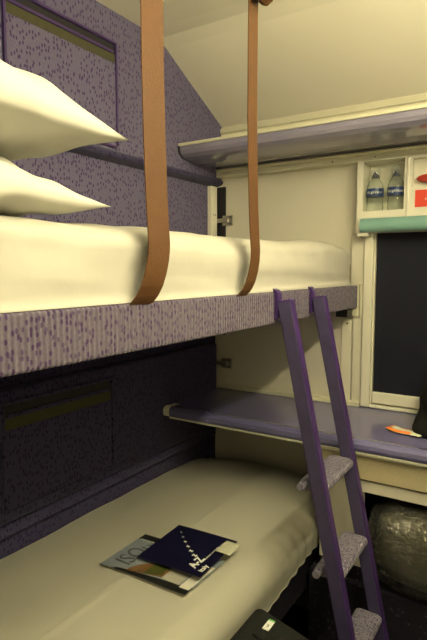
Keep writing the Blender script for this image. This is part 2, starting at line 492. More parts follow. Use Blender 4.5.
# latches
def latch(z, x0, label):
    t = empty('wall_latch', (x0, YF, z), label, 'latch')
    obj('plate', bx(x0, x0 + 0.052, YF - 0.006, YF, z - 0.022, z + 0.022, bev=0.002), M['metal'], t)
    obj('bolt', bx(x0 - 0.028, x0 + 0.034, YF - 0.018, YF - 0.006, z - 0.009, z + 0.009, bev=0.003), M['metal'], t)
    for dz in (-0.015, 0.015):
        bm = newbm(); tube(bm, [(x0 + 0.042, YF - 0.009, z + dz), (x0 + 0.042, YF - 0.005, z + dz)], 0.003, 8)
        obj('screw', bm, M['dark'], t)
latch(1.666, 0.006, 'small metal latch on the far wall just above the top bunk')
latch(1.032, 0.004, 'small metal latch on the far wall under the top bunk')

# ---------------------------------------------------------------- luggage shelf over the window
sh = empty('luggage_shelf', (0.7, YF, 1.92), 'long lilac-grey luggage shelf across the far wall above the window', 'shelf')
bm = newbm()
sp = [(YF, 1.892), (1.93, 1.884), (1.87, 1.878), (1.80, 1.877), (1.735, 1.880), (1.705, 1.886), (1.688, 1.896), (1.681, 1.908), (1.680, 1.926), (1.69, 1.929), (YF, 1.950)]
prism(bm, sp, 0, 0.001, XR - 0.002)
obj('shelf_board', bm, M['shelflam'], sh)
obj('front_trim', bx(0.001, XR - 0.002, 1.674, 1.688, 1.925, 1.936, bev=0.002), M['trim'], sh, label='cream edge strip')
bm = newbm(); prism(bm, [(y - 0.004, z) for y, z in sp], 0, 0.0012, 0.006)
obj('end_seal', bm, M['dark'], sh)

# ---------------------------------------------------------------- niche unit
cu = empty('niche_unit', (0.95, YF, 1.58), 'cream wall unit with open niches over the window blind', 'cabinet')
UX0, UX1, UY = 0.622, 1.22, 1.940
H1 = (0.643, 0.789, 1.664, 1.842)
H2 = (0.816, 1.05, 1.736, 1.836)
bm = newbm()
z0, z1 = 1.586, 1.846
for a, b in ((UX0, H1[0]), (H1[1], H2[0]), (H2[1], UX1)):
    box(bm, a, b, UY, UY + 0.05, z0, z1)
for h in (H1, H2):
    box(bm, h[0], h[1], UY, UY + 0.05, z0, h[2]); box(bm, h[0], h[1], UY, UY + 0.05, h[3], z1)
bmesh.ops.remove_doubles(bm, verts=bm.verts, dist=0.0001)
obj('face_panel', bm, M['plastic'], cu)
bm = newbm()
box(bm, H1[0] - 0.002, H1[1] + 0.004, 2.018, 2.024, H1[2] - 0.01, z1)
box(bm, H1[0] - 0.002, H1[0], UY + 0.05, 2.018, H1[2] - 0.01, z1)
box(bm, H1[1], H1[1] + 0.004, UY + 0.05, 2.018, H1[2] - 0.01, z1)
box(bm, H1[0], H1[1], UY + 0.048, 2.018, H1[2] - 0.01, H1[2])
box(bm, H1[0], H1[1], UY + 0.048, 2.018, H1[3], H1[3] + 0.004)
obj('niche', bm, M['plastic'], cu)
obj('niche', bx(H2[0], H2[1], UY + 0.022, UY + 0.05, H2[2], H2[3]), M['plastic'], cu)
obj('retaining_panel', bx(H1[0] + 0.001, H1[1] - 0.001, UY + 0.004, UY + 0.007, H1[2] + 0.001, 1.782, bev=0.0008), M['acrylic'], cu, label='clear retaining panel')
# raised surround of the second niche
bm = newbm(); r_ = 0.010
box(bm, 0.798, 0.806, UY - 0.006, UY + 0.001, 1.60, 1.842, bev=0.002)
obj('panel_edge', bm, M['plastic'], cu)
obj('lower_seal', bx(0.626, 0.668, UY, 1.997, 1.5745, 1.5865), M['plastic'], cu)
# teal roller box
bm = newbm()
tp = [(UY - 0.0005, 1.6385)] + [(y, z) for y, z in arc(UY - 0.001, 1.6125, 0.0258, 90, 270, 10)] + [(UY - 0.0005, 1.5865)]
tp = [(UY + (y - UY) * 0.8, z) for y, z in tp]
prism(bm, tp, 0, 0.640, 1.215)
tb = obj('blind_cassette', bm, M['teal'], None, origin=(0.93, UY, 1.6), smooth=False)
tag(tb, 'teal rounded bar along the bottom of the niche unit, above the blind', 'blind cassette')
# alarm handle and sign
bm = newbm()
def hf(u, v):
    a = u * 2 * PI; t = v * 2 - 1
    rr = (1 - abs(t) ** 3) ** 0.5
    return Vector((0.925 + t * 0.098, UY + 0.002 + math.cos(a) * 0.010 * rr, 1.765 + math.sin(a) * 0.0165 * rr))
grid(bm, hf, 16, 20)
bmesh.ops.remove_doubles(bm, verts=bm.verts, dist=0.0003)
ah = obj('alarm_handle', bm, M['red'], cu, smooth=True, label='red pull handle')
bm = newbm(); tube(bm, [(0.925, UY + 0.010, 1.765), (0.925, UY + 0.0225, 1.765)], 0.008)
so_ = obj('stem', bm, M['red'], ah)
sg = empty('alarm_sign', (0.93, UY, 1.665), 'red sign with white writing below the red pull handle', 'sign')
obj('plate', bx(0.827, 1.035, UY - 0.0018, UY, 1.668, 1.726), M['redsign'], sg)
def wtext(s, size, x, z, parent=sg):
    return text('lettering', s, size, M['white'], parent, frame((x, UY - 0.0022, z), (1, 0, 0), (0, 0, 1)), align='CENTER')
wtext('Alarm', 0.016, 0.885, 1.705)
wtext('Pull to stop', 0.011, 0.885, 1.690)
wtext('Penalty for improper use', 0.006, 0.905, 1.677)

# water bottles
def bottle(cx, label):
    z = 1.6642; cy = 1.980
    t = empty('water_bottle', (cx, cy, z), label, 'bottle', group='water bottles in the wall niche')
    R = 0.0300
    prof = [(0.020, 0), (0.028, 0.003), (R, 0.010), (R, 0.022), (0.0275, 0.027), (R, 0.033), (R - .001, 0.040), (0.0275, 0.047), (R, 0.053),
            (R, 0.086), (0.0285, 0.094), (0.0245, 0.105), (0.017, 0.115), (0.013, 0.121), (0.0125, 0.126)]
    bm = newbm(); lathe(bm, [(r, z + h) for r, h in prof], cx, cy, 24)
    obj('body', bm, M['pet'], t, smooth=True)
    bm = newbm(); lathe(bm, [(R + .0004, z + 0.054), (R + .0008, z + 0.056), (R + .0008, z + 0.080), (R + .0004, z + 0.082)], cx, cy, 28, cap=False)
    lb = obj('label_band', bm, M['bluelabel'], t, smooth=True, label='blue label band with white script')
    bm = newbm(); lathe(bm, [(0.0125, z + 0.124), (0.013, z + 0.127), (0.012, z + 0.133), (0.007, z + 0.137), (0.0065, z + 0.143), (0.002, z + 0.145)], cx, cy, 18)
    obj('cap', bm, M['cap'], t, smooth=True, label='dark blue sports cap')
    bm = newbm(); lathe(bm, [(0.0155, z + 0.122), (0.017, z + 0.128), (0.0172, z + 0.145), (0.015, z + 0.156), (0.009, z + 0.162), (0.002, z + 0.163)], cx, cy, 20)
    obj('cap_cover', bm, M['pet'], t, smooth=True, label='clear dome over the cap')
    # white script on the label, curved round the band, facing the cabin
    word = 'Highland'
    for i, ch in enumerate(word):
        a = math.radians(-78 + (i - 3.5) * 13.5)
        rr = R + 0.0012
        p = (cx + rr * math.cos(a) , cy + rr * math.sin(a), z + 0.064)
        text('letter', ch, 0.0125, M['white'], lb, frame(p, (-math.sin(a), math.cos(a), 0), (0, 0, 1)), align='CENTER', ext=0.0002, bold=0.0003)
bottle(0.677, 'clear water bottle with blue label, left one in the wall niche')
bottle(0.752, 'clear water bottle with blue label, right one in the wall niche')

# ---------------------------------------------------------------- top bunk
ub = empty('top_bunk', (0.3, 1.0, 1.31), 'top bunk shelf with ribbed lilac speckled cloth edge, fixed to the left wall', 'bunk bed')
obj('base', bx(-0.030, 0.598, YB + 0.02, 1.985, 1.315, 1.385, bev=0.003), M['shadedcloth'], ub)
bm = newbm(); box(bm, 0.598, 0.624, YB + 0.02, 1.975, 1.306, 1.392, bev=0.006, seg=3)
obj('edge_board', bm, M['ribcloth'], ub, label='ribbed lilac speckled cloth edge')
bm = newbm(); box(bm, 0.556, 0.602, 1.925, 1.999, 1.272, 1.300, bev=0.002)
obj('end_bracket', bm, M['blackplastic'], ub, label='black end bracket')
obj('end_plate', bx(0.588, 0.626, 1.976, 1.986, 1.275, 1.395, bev=0.001), M['trim'], ub)

# mattress made up with a cream-white duvet: rounded slab with a drawn-in far end
def sq(t, p): return (abs(t) ** p) * (1 if t >= 0 else -1)
def slab(x0, x1, y0, y1, z0, z1, fn, nu=64, nv=150, p=0.55, ends=0.10, pe=0.5):
    """closed rounded cross-section swept along y with rounded ends"""
    bm = newbm()
    rings = []
    cx, cz, hx, hz = (x0 + x1) / 2, (z0 + z1) / 2, (x1 - x0) / 2, (z1 - z0) / 2
    for j in range(nv + 1):
        tj = j / nv
        # denser at the ends
        y = y0 + (y1 - y0) * (0.5 - 0.5 * math.cos(PI * tj)) if ends else y0 + (y1 - y0) * tj
        e = min(y - y0, y1 - y) / ends
        k = 1.0 if e >= 1 else max(0.02, (1 - (1 - e) ** 2.2)) ** pe
        ring = []
        for i in range(nu):
            a = 2 * PI * i / nu
            ux, uz = sq(math.cos(a), p), sq(math.sin(a), p)
            kx = 1 - (1 - k) * 0.16
            v = Vector((cx + hx * ux * kx, y, (z0 if uz < 0 else z0) + hz + hz * uz * (k if uz > 0 else 1) - (hz * (1 - k) * 0.0)))
            v = fn(v, ux, uz, (y - y0) / (y1 - y0))
            ring.append(bm.verts.new(v))
        rings.append(ring)
    for j in range(nv):
        for i in range(nu):
            bm.faces.new((rings[j][i], rings[j][(i + 1) % nu], rings[j + 1][(i + 1) % nu], rings[j + 1][i]))
    bm.faces.new(rings[0][::-1]); bm.faces.new(rings[-1])
    return bm

STR = [(0.735, 0.030), (1.100, 0.022)]
def up_fn(v, ux, uz, t):
    y = v.y
    n = 0.009 * nz(v.x * 3, y * 3.0, v.z * 7) + 0.005 * nz(v.x * 9, y * 6, v.z * 16) + 0.0022 * nz(v.x * 20, y * 15, v.z * 30)
    if uz > -0.9:
        v.z += n * (1 if uz > 0 else 0.2) + 0.008 * min(1, max(0, (y - 0.9) / 0.8))
    if ux > 0:
        v.x += 0.004 * math.sin(v.z * 70 + y * 5 + 2 * nz(y * 2, v.z * 8, 4)) * (1 - abs(uz))
        v.x -= 0.004 * math.exp(-((v.z - 1.462 - 0.01 * math.sin(y * 3)) / 0.004) ** 2)
        v.x += 1.3 * n + 0.012 * (1 - abs(uz)) 
        # pressed in under the webbing straps, with little puckers either side
        for ys, wd in STR:
            dd = (y - ys) / 0.035
            v.x -= 0.005 * math.exp(-dd * dd) * ux
            v.x += 0.006 * math.exp(-((abs(y - ys) - 0.045) / 0.018) ** 2) * ux * max(0, 1 - (v.z - 1.39) / 0.07)
    # lifted fold near the far end
    if uz > 0.2 and y > 1.55:
        v.z += 0.010 * math.sin((y - 1.55) * 9) * ux
    v.x = max(v.x, -0.028)
    if ux > 0 and uz < 0.1 and y < 1.9:
        k_ = min(1, (0.1 - uz) / 1.0)
        v.x += (0.621 - v.x) * k_ ** 1.5 if ux > 0.35 else 0
    v.z = max(v.z, 1.393 if v.x > 0.59 else 1.3865)
    return v
bm = slab(-0.025, 0.606, -0.15, 1.980, 1.388, 1.536, up_fn, nu=128, nv=300, p=0.42, ends=0.12)
ud = empty('duvet', (0.3, 1.0, 1.392), 'cream white duvet wrapped over the top bunk mattress, under two brown straps', 'duvet')
obj('cover', bm, M['topduvet'], ud, smooth=True)
# tucked crumple at the far end
bm = newbm()
def crum(u, v):
    y = 1.775 + 0.165 * u
    z = 1.528 - 0.045 * u - 0.020 * v + 0.006 * math.sin(u * 13 + v * 2) + 0.005 * nz(u * 9, v * 4, 1)
    x = 0.585 + 0.020 * v - 0.018 * u * u + 0.006 * nz(u * 12, v * 6, 3) + 0.004 * math.sin(u * 21)
    return Vector((x, y, z))
grid(bm, crum, 26, 8)
bmesh.ops.solidify(bm, geom=bm.faces[:], thickness=0.006)
obj('folded_corner', bm, M['topduvet'], ud, smooth=True)

# pillows
def pillow(name, cx, cy, cz, lx, ly, h, label, rz=0.0, tx=0.0, ty=0.0, seed=0, sag=0.0, bf=0.17):
    bm = newbm(); n = 44
    def surf(sgn):
        def f(u, v):
            a = u * 2 - 1; b = v * 2 - 1
            e = (max(0, 1 - abs(a) ** 2.3) * max(0, 1 - abs(b) ** 2.3)) ** 0.56
            # plan: edges bow inwards between drawn-out corners
            px = a * lx / 2 * (1 - 0.09 * (1 - b * b) - 0.0) ; py = b * ly / 2 * (1 - 0.09 * (1 - a * a))
            z = (h * 0.76 if sgn > 0 else -h * bf) * e
            wr = 0.017 * nz(px * 6 + seed, py * 9, seed * 3.1) + 0.011 * nz(px * 12 + py * 9, py * 18 + seed, sgn)
            z += wr * min(1, e * 1.6) + (0.006 * math.sin((a * 1.3 - b) * 7 + seed)) * e * (1 - e)*2
            return Vector((px, py, z - 0.006 * max(abs(a), abs(b)) ** 4))
        return f
    grid(bm, surf(1), n, n); grid(bm, surf(-1), n, n)
    bmesh.ops.remove_doubles(bm, verts=bm.verts, dist=0.0006)
    Mx = Matrix.Translation((cx, cy, cz)) @ Matrix.Rotation(rz, 4, 'Z') @ Matrix.Rotation(ty, 4, 'Y') @ Matrix.Rotation(tx, 4, 'X')
    bmesh.ops.transform(bm, matrix=Mx, verts=bm.verts)
    o = obj('pillow', bm, M['pillow'], None, smooth=True, origin=(cx, cy, cz))
    tag(o, label, 'pillow', group='pillows stacked on the top bunk')
    return o
pillow('pillow', 0.300, 0.428, 1.572, 0.58, 0.50, 0.120, 'white pillow lying directly on the duvet, under the other pillow', tx=-0.03, ty=0.0, seed=2, bf=0.26)
pillow('pillow', 0.300, 0.455, 1.695, 0.60, 0.52, 0.175, 'white pillow on top of the pillow stack, with a lifted pointed corner', tx=-0.05, ty=0.0, seed=7)

# ---------------------------------------------------------------- straps
def strap(y, hw, topx, label, buckle):
    t = empty('webbing_strap', (topx, y, 2.283), label, 'strap', group='brown straps from the ceiling to the top bunk')
    th = 0.0022
    # path in x-z (outer side), from the bunk edge over the mattress bulge and up to the ceiling
    pts = [(0.6245, 1.391), (0.628, 1.396), (0.634, 1.405), (0.640, 1.422), (0.643, 1.445), (0.644, 1.47), (0.643, 1.50), (0.640, 1.54), (0.637, 1.60), (0.634, 1.7), (0.632, 1.8), (0.632, 1.95), (0.633, 2.1), (0.634, 2.284)]
    # finer smooth resample
    P = []
    for i in range(len(pts) - 1):
        for k in range(4):
            f = k / 4; P.append((pts[i][0] * (1 - f) + pts[i + 1][0] * f, pts[i][1] * (1 - f) + pts[i + 1][1] * f))
    P.append(pts[-1])
    bm = newbm(); L = []
    for i, (x, z) in enumerate(P):
        a = P[max(i - 1, 0)]; b = P[min(i + 1, len(P) - 1)]
        tx, tz = b[0] - a[0], b[1] - a[1]; l = math.hypot(tx, tz); nx, nzv = tz / l, -tx / l
        lean = -0.030 * max(0, 1 - (z - 1.39) / 0.11) ** 1.5
        row = []
        for (s, dx) in ((-1, 0), (1, 0), (1, 1), (-1, 1)):
            row.append(bm.verts.new((x + nx * th * dx, y + lean + s * hw, z + nzv * th * dx)))
        L.append(row)
    for i in range(len(L) - 1):
        for k in range(4):
            bm.faces.new((L[i][k], L[i][(k + 1) % 4], L[i + 1][(k + 1) % 4], L[i + 1][k]))
    bm.faces.new(L[0][::-1]); bm.faces.new(L[-1])
    obj('webbing', bm, M['strap'], t)
    bm = newbm()
    # stitched loop end folded back near the ceiling
    zt = buckle
    lp = [(0.636, zt + 0.05), (0.640, zt + 0.02), (0.648, zt + 0.004), (0.662, zt - 0.002), (0.676, zt + 0.006), (0.682, zt + 0.024), (0.676, zt + 0.045), (0.660, zt + 0.056)]
    prism(bm, [(x - (0.002), z) for x, z in lp], 1, y - hw * 1.0, y + hw * 0.98)
    es = [e for e in bm.edges if abs(e.verts[0].co.y - e.verts[1].co.y) < 1e-6]
    bmesh.ops.bevel(bm, geom=es, offset=0.003, segments=2, affect='EDGES')
    obj('stitched_loop', bm, M['strap'], t)
    bm = newbm(); tube(bm, [(0.655, y - hw - 0.004, zt + 0.03), (0.655, y + hw + 0.004, zt + 0.03)], 0.005, 10)
    obj('loop_pin', bm, M['blackplastic'], t, label='dark pin through the loop')
    obj('ceiling_plate', bx(0.60, 0.67, y - hw - 0.008, y + hw + 0.008, 2.276, 2.284, bev=0.002), M['metal'], t)
strap(0.741, 0.030, 0.633, 'wide brown webbing strap from ceiling to top bunk, nearer the pillows', 2.11)
strap(1.105, 0.022, 0.633, 'narrower looking brown webbing strap from ceiling to top bunk, nearer the ladder', 2.05)

# ---------------------------------------------------------------- lower bunk
lb = empty('lower_bunk', (0.3, 1.0, 0.30), 'lower bunk with dark base under the white duvet, along the left wall', 'bunk bed')
obj('base', bx(-0.030, 0.585, YB + 0.02, 1.985, 0.36, 0.50, bev=0.006), M['carpet'], lb)
for yy in (0.2, 1.2): obj('support', bx(0.0, 0.50, yy, yy + 0.04, 0.001, 0.36), M['blackplastic'], lb)
def low(u, v):
    """u along y, v across from the wall over the top and down the front"""
    y = -0.10 + 2.07 * u
    L1, R = 0.560, 0.080
    L2 = 0.050 + 0.075 * min(1, max(0, (1.55 - y) / 0.8))
    s = v * (L1 + R * PI / 2 + L2)
    hum = 0.014 * math.sin(min(1, max(0, s / L1)) * PI)
    if s < L1: x = -0.024 + s; z = 0.640 + hum
    elif s < L1 + R * PI / 2:
        a = (s - L1) / R; x = -0.024 + L1 + R * math.sin(a); z = 0.640 - R * (1 - math.cos(a)) + hum * 0
    else:
        q = s - L1 - R * PI / 2; x = -0.024 + L1 + R - q * 0.10; z = 0.640 - R - q
    f = min(1, max(0, (s - L1 * 0.93) / 0.10))
    # gathers hanging down the front, strongest near the far end
    g = 0.35 + 0.65 * min(1, max(0, (y - 0.9) / 0.5))
    x += f * g * (0.0030 * math.sin(y * 105 + 3 * nz(y * 3, 0, 0) + z * 14) * min(1, max(0, (y - 1.15) / 0.3)) + 0.003 * nz(y * 3, z * 2, 5))
    z += 0.007 * nz(x * 2.4, y * 2.2, 0) * (1 - f) + 0.0025 * nz(x * 9, y * 8, 2) * (1 - f)
    # pressed fold line down the middle of the bed
    if s < L1:
        z += 0.0028 * math.exp(-((x - 0.352 + 0.012 * y) / 0.006) ** 2)
    # soft drop at the far end
    e = (y - 1.80) / 0.17
    if e > 0:
        z -= 0.115 * e ** 3 * 0.6
        x -= 0.02 * e * e * (1 if x > 0.4 else 0)
    # rounded far corner by the wall
    if y > 1.6:
        dx = (0.10 - x) / 0.12; dy = (y - 1.60) / 0.37
        if dx > 0: z -= 0.020 * dx * dy
    # tight tuck
    return Vector((x, y, z))
bm = newbm(); grid(bm, low, 260, 90)
bmesh.ops.solidify(bm, geom=bm.faces[:], thickness=0.005)
dv = obj('duvet', bm, M['duvet'], None, smooth=True, origin=(0.3, 1.0, 0.6))
tag(dv, 'white duvet spread over the lower bunk, with magazine and book on it', 'duvet')
obj('mattress', bx(-0.02, 0.575, YB + 0.03, 1.93, 0.50, 0.615, bev=0.02), M['duvet'], lb)

# magazine and book on the duvet
def flat_thing(name, origin, xd, w_, h_, t_, m, label, cat, bend=0.0, z0=None):
    pass
def bedz(x, y):
    return 0.640 + 0.014 * math.sin(min(1, max(0, (x + 0.024) / 0.555)) * PI) + 0.007 * nz(x * 2.4, y * 2.2, 0)
mg = empty('magazine', (0.38, 1.06, 0.66), 'magazine with grey sky cover lying on the lower bunk, partly under the navy book', 'magazine')
mo = Vector((0.250, 0.968, 0)); mo.z = bedz(0.25, 0.968) + 0.006
mx_ = Vector((0.004, 0.185, 0.0)); my_ = Vector((0.268, 0.020, 0.001))   # along masthead, down the page
def magp(u, v, dz=0.0):
    p = mo + mx_ * u + my_ * v
    p.z = bedz(p.x, p.y) + 0.0065 + dz + 0.006 * (max(0, v - 0.75) * 4) ** 2 * 0.4 + 0.004 * max(0, 0.3 - u) * v
    return p
def mag_region(name, u0, u1, v0, v1, m, dz, n=10, fn=None, label=None, thick=None):
    bm = newbm()
    def g(a, b):
        u = u0 + (u1 - u0) * a; v = v0 + (v1 - v0) * b
        if fn: u, v = fn(u, v, a, b)
        return magp(u, v, dz)
    grid(bm, g, n, n)
    if thick: bmesh.ops.solidify(bm, geom=bm.faces[:], thickness=thick)
    return obj(name, bm, m, mg, label=label)
M['sky_print'] = mat('grey_blue_cover_print', (0.20, 0.23, 0.27), 0.3, noise_amt=0.15, nscale=9)
M['darkprint'] = mat('black_cover_print', (0.012, 0.012, 0.012), 0.3)
M['brownprint'] = mat('brown_cover_print', (0.16, 0.085, 0.035), 0.3, noise_amt=0.6, nscale=35)
M['greenprint'] = mat('dark_green_cover_print', (0.055, 0.065, 0.015), 0.3, noise_amt=0.7, nscale=30)
M['greyprint'] = mat('pale_grey_cover_print', (0.36, 0.35, 0.30), 0.4, noise_amt=0.1, nscale=20)
M['greyink'] = mat('dark_grey_ink', (0.06, 0.065, 0.075), 0.5)
mag_region('pages', 0, 1, 0, 1, M['paper'], -0.0012, 16, thick=0.003)
mag_region('cover', 0, 1, 0, 1, M['sky_print'], 0.0008, 16, label='grey cover picture')
mag_region('cover_strip', 0.84, 1.0, 0.0, 0.30, M['darkprint'], 0.0012, 6)
mag_region('cover_hill', 0.0, 1.0, 0.0, 1.0, M['darkprint'], 0.0012, 14, fn=lambda u, v, a, b: (a * 0.13 * (0.35 + b) , 0.17 + 0.83 * b))
mag_region('cover_building', 0, 1, 0, 1, M['brownprint'], 0.0014, 14, fn=lambda u, v, a, b: (0.05 + 0.12 * b + a * (0.28 * math.sin(min(1, b * 1.5 + 0.12) * 2.2)), 0.30 + 0.38 * b))
mag_region('cover_trees', 0, 1, 0, 1, M['greenprint'], 0.0016, 14, fn=lambda u, v, a, b: (0.10 + 0.1 * b + a * (0.50 - 0.25 * b), 0.47 + 0.16 * b))
mag_region('cover_panel', 0.14, 0.75, 0.66, 0.86, M['greyprint'], 0.0018, 6, label='pale grey text panel')
mag_region('cover_panel', 0.10, 0.75, 0.88, 0.99, M['paper'], 0.0019, 6, label='pale lower strip')
text('masthead', 'ISON', 0.078, M['greyink'], mg, frame(magp(0.14, 0.27, 0.0022), mx_, -my_), ext=0.0001, xs=0.72)
text('cover_line', 'THE MAGAZINE', 0.010, M['white'], mg, frame(magp(0.86, 0.22, 0.0018), my_ * -1, -mx_), ext=0.0001, xs=0.7)

bk_ = empty('paperback_book', (0.42, 1.14, 0.67), 'navy paperback street atlas with A-Z title, lying across the magazine on the lower bunk', 'book')
A_ = Vector((0.324, 1.038, 0)); B_ = Vector((0.316, 1.240, 0)); D_ = Vector((0.522, 1.048, 0))
bx_ = (B_ - A_); by_ = (D_ - A_)
def bp(u, v, dz=0.0):
    p = A_ + bx_ * u + by_ * v
    p.z = 0.6700 + 0.001 * math.sin(v * 3) + dz
    return p
bm = newbm(); grid(bm, lambda a, b: bp(a, b, 0), 8, 8); bmesh.ops.solidify(bm, geom=bm.faces[:], thickness=0.007)
obj('pages', bm, M['paper'], bk_)
bm = newbm(); grid(bm, lambda a, b: bp(-0.01 + 1.02 * a, -0.01 + 1.02 * b, 0.001), 8, 8); bmesh.ops.solidify(bm, geom=bm.faces[:], thickness=0.0008)
obj('cover', bm, M['navy'], bk_, label='navy cover')
ez = 0.0016
text('title', 'A-Z', 0.034, M['white'], bk_, frame(bp(0.13, 0.84, ez), bx_ * 1.0 , -by_), ext=0.0002, bold=0.0012, xs=0.9)
for i in range(6):
    u = 0.36 + i * 0.072 + 0.004 * i * i; v = 0.70 - i * 0.108; s_ = 0.026 * (0.80 ** i)
    text('letter_z', 'z', s_, M['white'], bk_, frame(bp(u, v, ez), bx_, -by_), ext=0.0002, bold=0.0006)
text('cover_line', 'Great Britain street atlas', 0.009, M['white'], bk_, frame(bp(0.30, 0.86, ez), bx_, -by_), ext=0.0001)
text('cover_word', 'Italy', 0.020, M['white'], bk_, frame(bp(0.10, 0.97, ez), bx_, -by_), ext=0.0002, bold=0.0004)

# clear wrapped sachet on the corner of the book
bm = newbm()
so = Vector((0.505, 1.178, 0.674))
def sac(sgn):
    def f(a, b):
        u = a * 2 - 1; v = b * 2 - 1
        e = ((1 - u ** 4) * (1 - v ** 4)) ** 0.6
        return Vector((0.515 + u * 0.024, 1.198 + v * 0.032, 0.6770 + sgn * 0.005 * e + 0.0015 * nz(u * 2, v * 2, sgn)))
    return f
grid(bm, sac(1), 14, 14); grid(bm, sac(-1), 14, 14)
bmesh.ops.remove_doubles(bm, verts=bm.verts, dist=0.0003)
sc = obj('wrapped_sachet', bm, mat('pale_sachet_plastic', (0.50, 0.50, 0.38), 0.25, noise_amt=0.3, nscale=80), None, smooth=True, origin=(0.512, 1.212, 0.672))
tag(sc, 'small pale wrapped sachet on the right corner of the navy book', 'sachet')

# ---------------------------------------------------------------- deck and washbasin cabinet
dk = empty('deck_shelf', (0.7, 1.8, 0.89), 'blue-violet laminate deck under the window, running over the foot of the lower bunk', 'worktop')
bm = newbm()
dp = [(YF, 0.922), (1.64, 0.922), (1.605, 0.923), (1.585, 0.926), (1.573, 0.922), (1.566, 0.913), (1.565, 0.900), (1.570, 0.889), (1.59, 0.887), (YF, 0.887)]
prism(bm, dp, 0, 0.030, XR - 0.003)
obj('deck_board', bm, M['bluelam'], dk)
bm = newbm(); prism(bm, [(y, z) for y, z in dp[2:9]] + [(1.64, 0.887), (1.64, 0.922)], 0, 0.002, 0.030)
bmesh.ops.scale(bm, vec=(1, 1.0, 1.0), verts=bm.verts)
obj('end_cap', bm, M['plastic'], dk, label='pale rounded end cap')
obj('deck_end', bx(0.002, 0.030, 1.64, YF - 0.002, 0.887, 0.922), M['bluelam'], dk)
obj('lower_trim', bx(0.030, XR - 0.003, 1.568, 1.574, 0.8825, 0.888), M['trim'], dk, label='thin cream metal strip')

cb = empty('basin_cabinet', (1.0, 1.8, 0.0), 'cream cabinet under the deck with an open dark compartment', 'cabinet')
KX = 0.632
obj('fascia', bx(KX, XR - 0.003, 1.590, 1.62, 0.795, 0.876, bev=0.002), M['beige'], cb, label='speckled beige fascia')
obj('fascia_trim', bx(KX, XR - 0.003, 1.584, 1.62, 0.870, 0.877, bev=0.002), M['plastic'], cb)
bm = newbm()
OX0, OX1, OZ0, OZ1 = 0.773, 1.30, 0.455, 0.752
FY = 1.600
box(bm, KX, OX0, FY, FY + 0.02, 0.50, 0.788)
box(bm, OX0, OX1, FY, FY + 0.02, OZ1, 0.788)
box(bm, OX1, XR - 0.003, FY, FY + 0.02, 0.50, 0.788)
obj('front_frame', bm, M['cream'], cb)
bm = newbm()
box(bm, KX, KX + 0.012, FY + 0.02, YF - 0.002, 0.44, 0.788)
box(bm, KX, XR - 0.003, YF - 0.012, YF - 0.002, 0.44, 0.788)
box(bm, KX, XR - 0.003, FY + 0.02, YF - 0.012, 0.776, 0.788)
obj('carcass', bm, M['blackplastic'], cb, label='dark inside')
obj('plinth', bx(0.600, XR - 0.003, 1.585, YF - 0.002, 0.001, 0.452, bev=0.008), M['carpet'], cb, label='dark carpeted plinth')
obj('kick_panel', bx(KX, OX0, FY + 0.001, FY + 0.019, 0.452, 0.50), M['carpet'], cb)

# bedding pack in clear plastic, bulging out of the compartment
bg = empty('wrapped_bedding', (0.98, 1.70, 0.453), 'spare bedding in a crumpled clear plastic bag, in the compartment under the deck', 'bedding pack')
def blob(cx, cy, cz, hx, hy, hz, amp, fr, seed, p=0.55, n=56, zmin=None):
    bm = newbm()
    def f(u, v):
        a = u * 2 * PI; b = (v - 0.5) * PI
        d = Vector((sq(math.cos(a), p) * sq(math.cos(b), p), sq(math.sin(a), p) * sq(math.cos(b), p), sq(math.sin(b), p)))
        r = 1 + amp * (nz(d.x * fr + seed, d.y * fr, d.z * fr) + 0.6 * abs(nz(d.x * fr * 2.3, d.y * fr * 2.3 + seed, d.z * fr * 2.3)) - 0.5 * abs(nz(d.x * fr * 5, d.y * fr * 5 + seed, d.z * fr * 4)))
        q = Vector((cx + hx * d.x * r, cy + hy * d.y * r, cz + hz * d.z * r))
        if zmin is not None: q.z = max(q.z, zmin)
        return q
    grid(bm, f, n, n)
    bmesh.ops.remove_doubles(bm, verts=bm.verts, dist=0.0003)
    return bm
obj('bedding', blob(0.985, 1.735, 0.583, 0.190, 0.160, 0.120, 0.04, 1.5, 3, zmin=0.468), M['blanket'], bg, smooth=True, label='dark folded bedding')
obj('plastic_bag', blob(0.980, 1.725, 0.588, 0.208, 0.180, 0.138, 0.055, 2.6, 8, n=90, zmin=0.456), M['film'], bg, label='clear crumpled plastic')

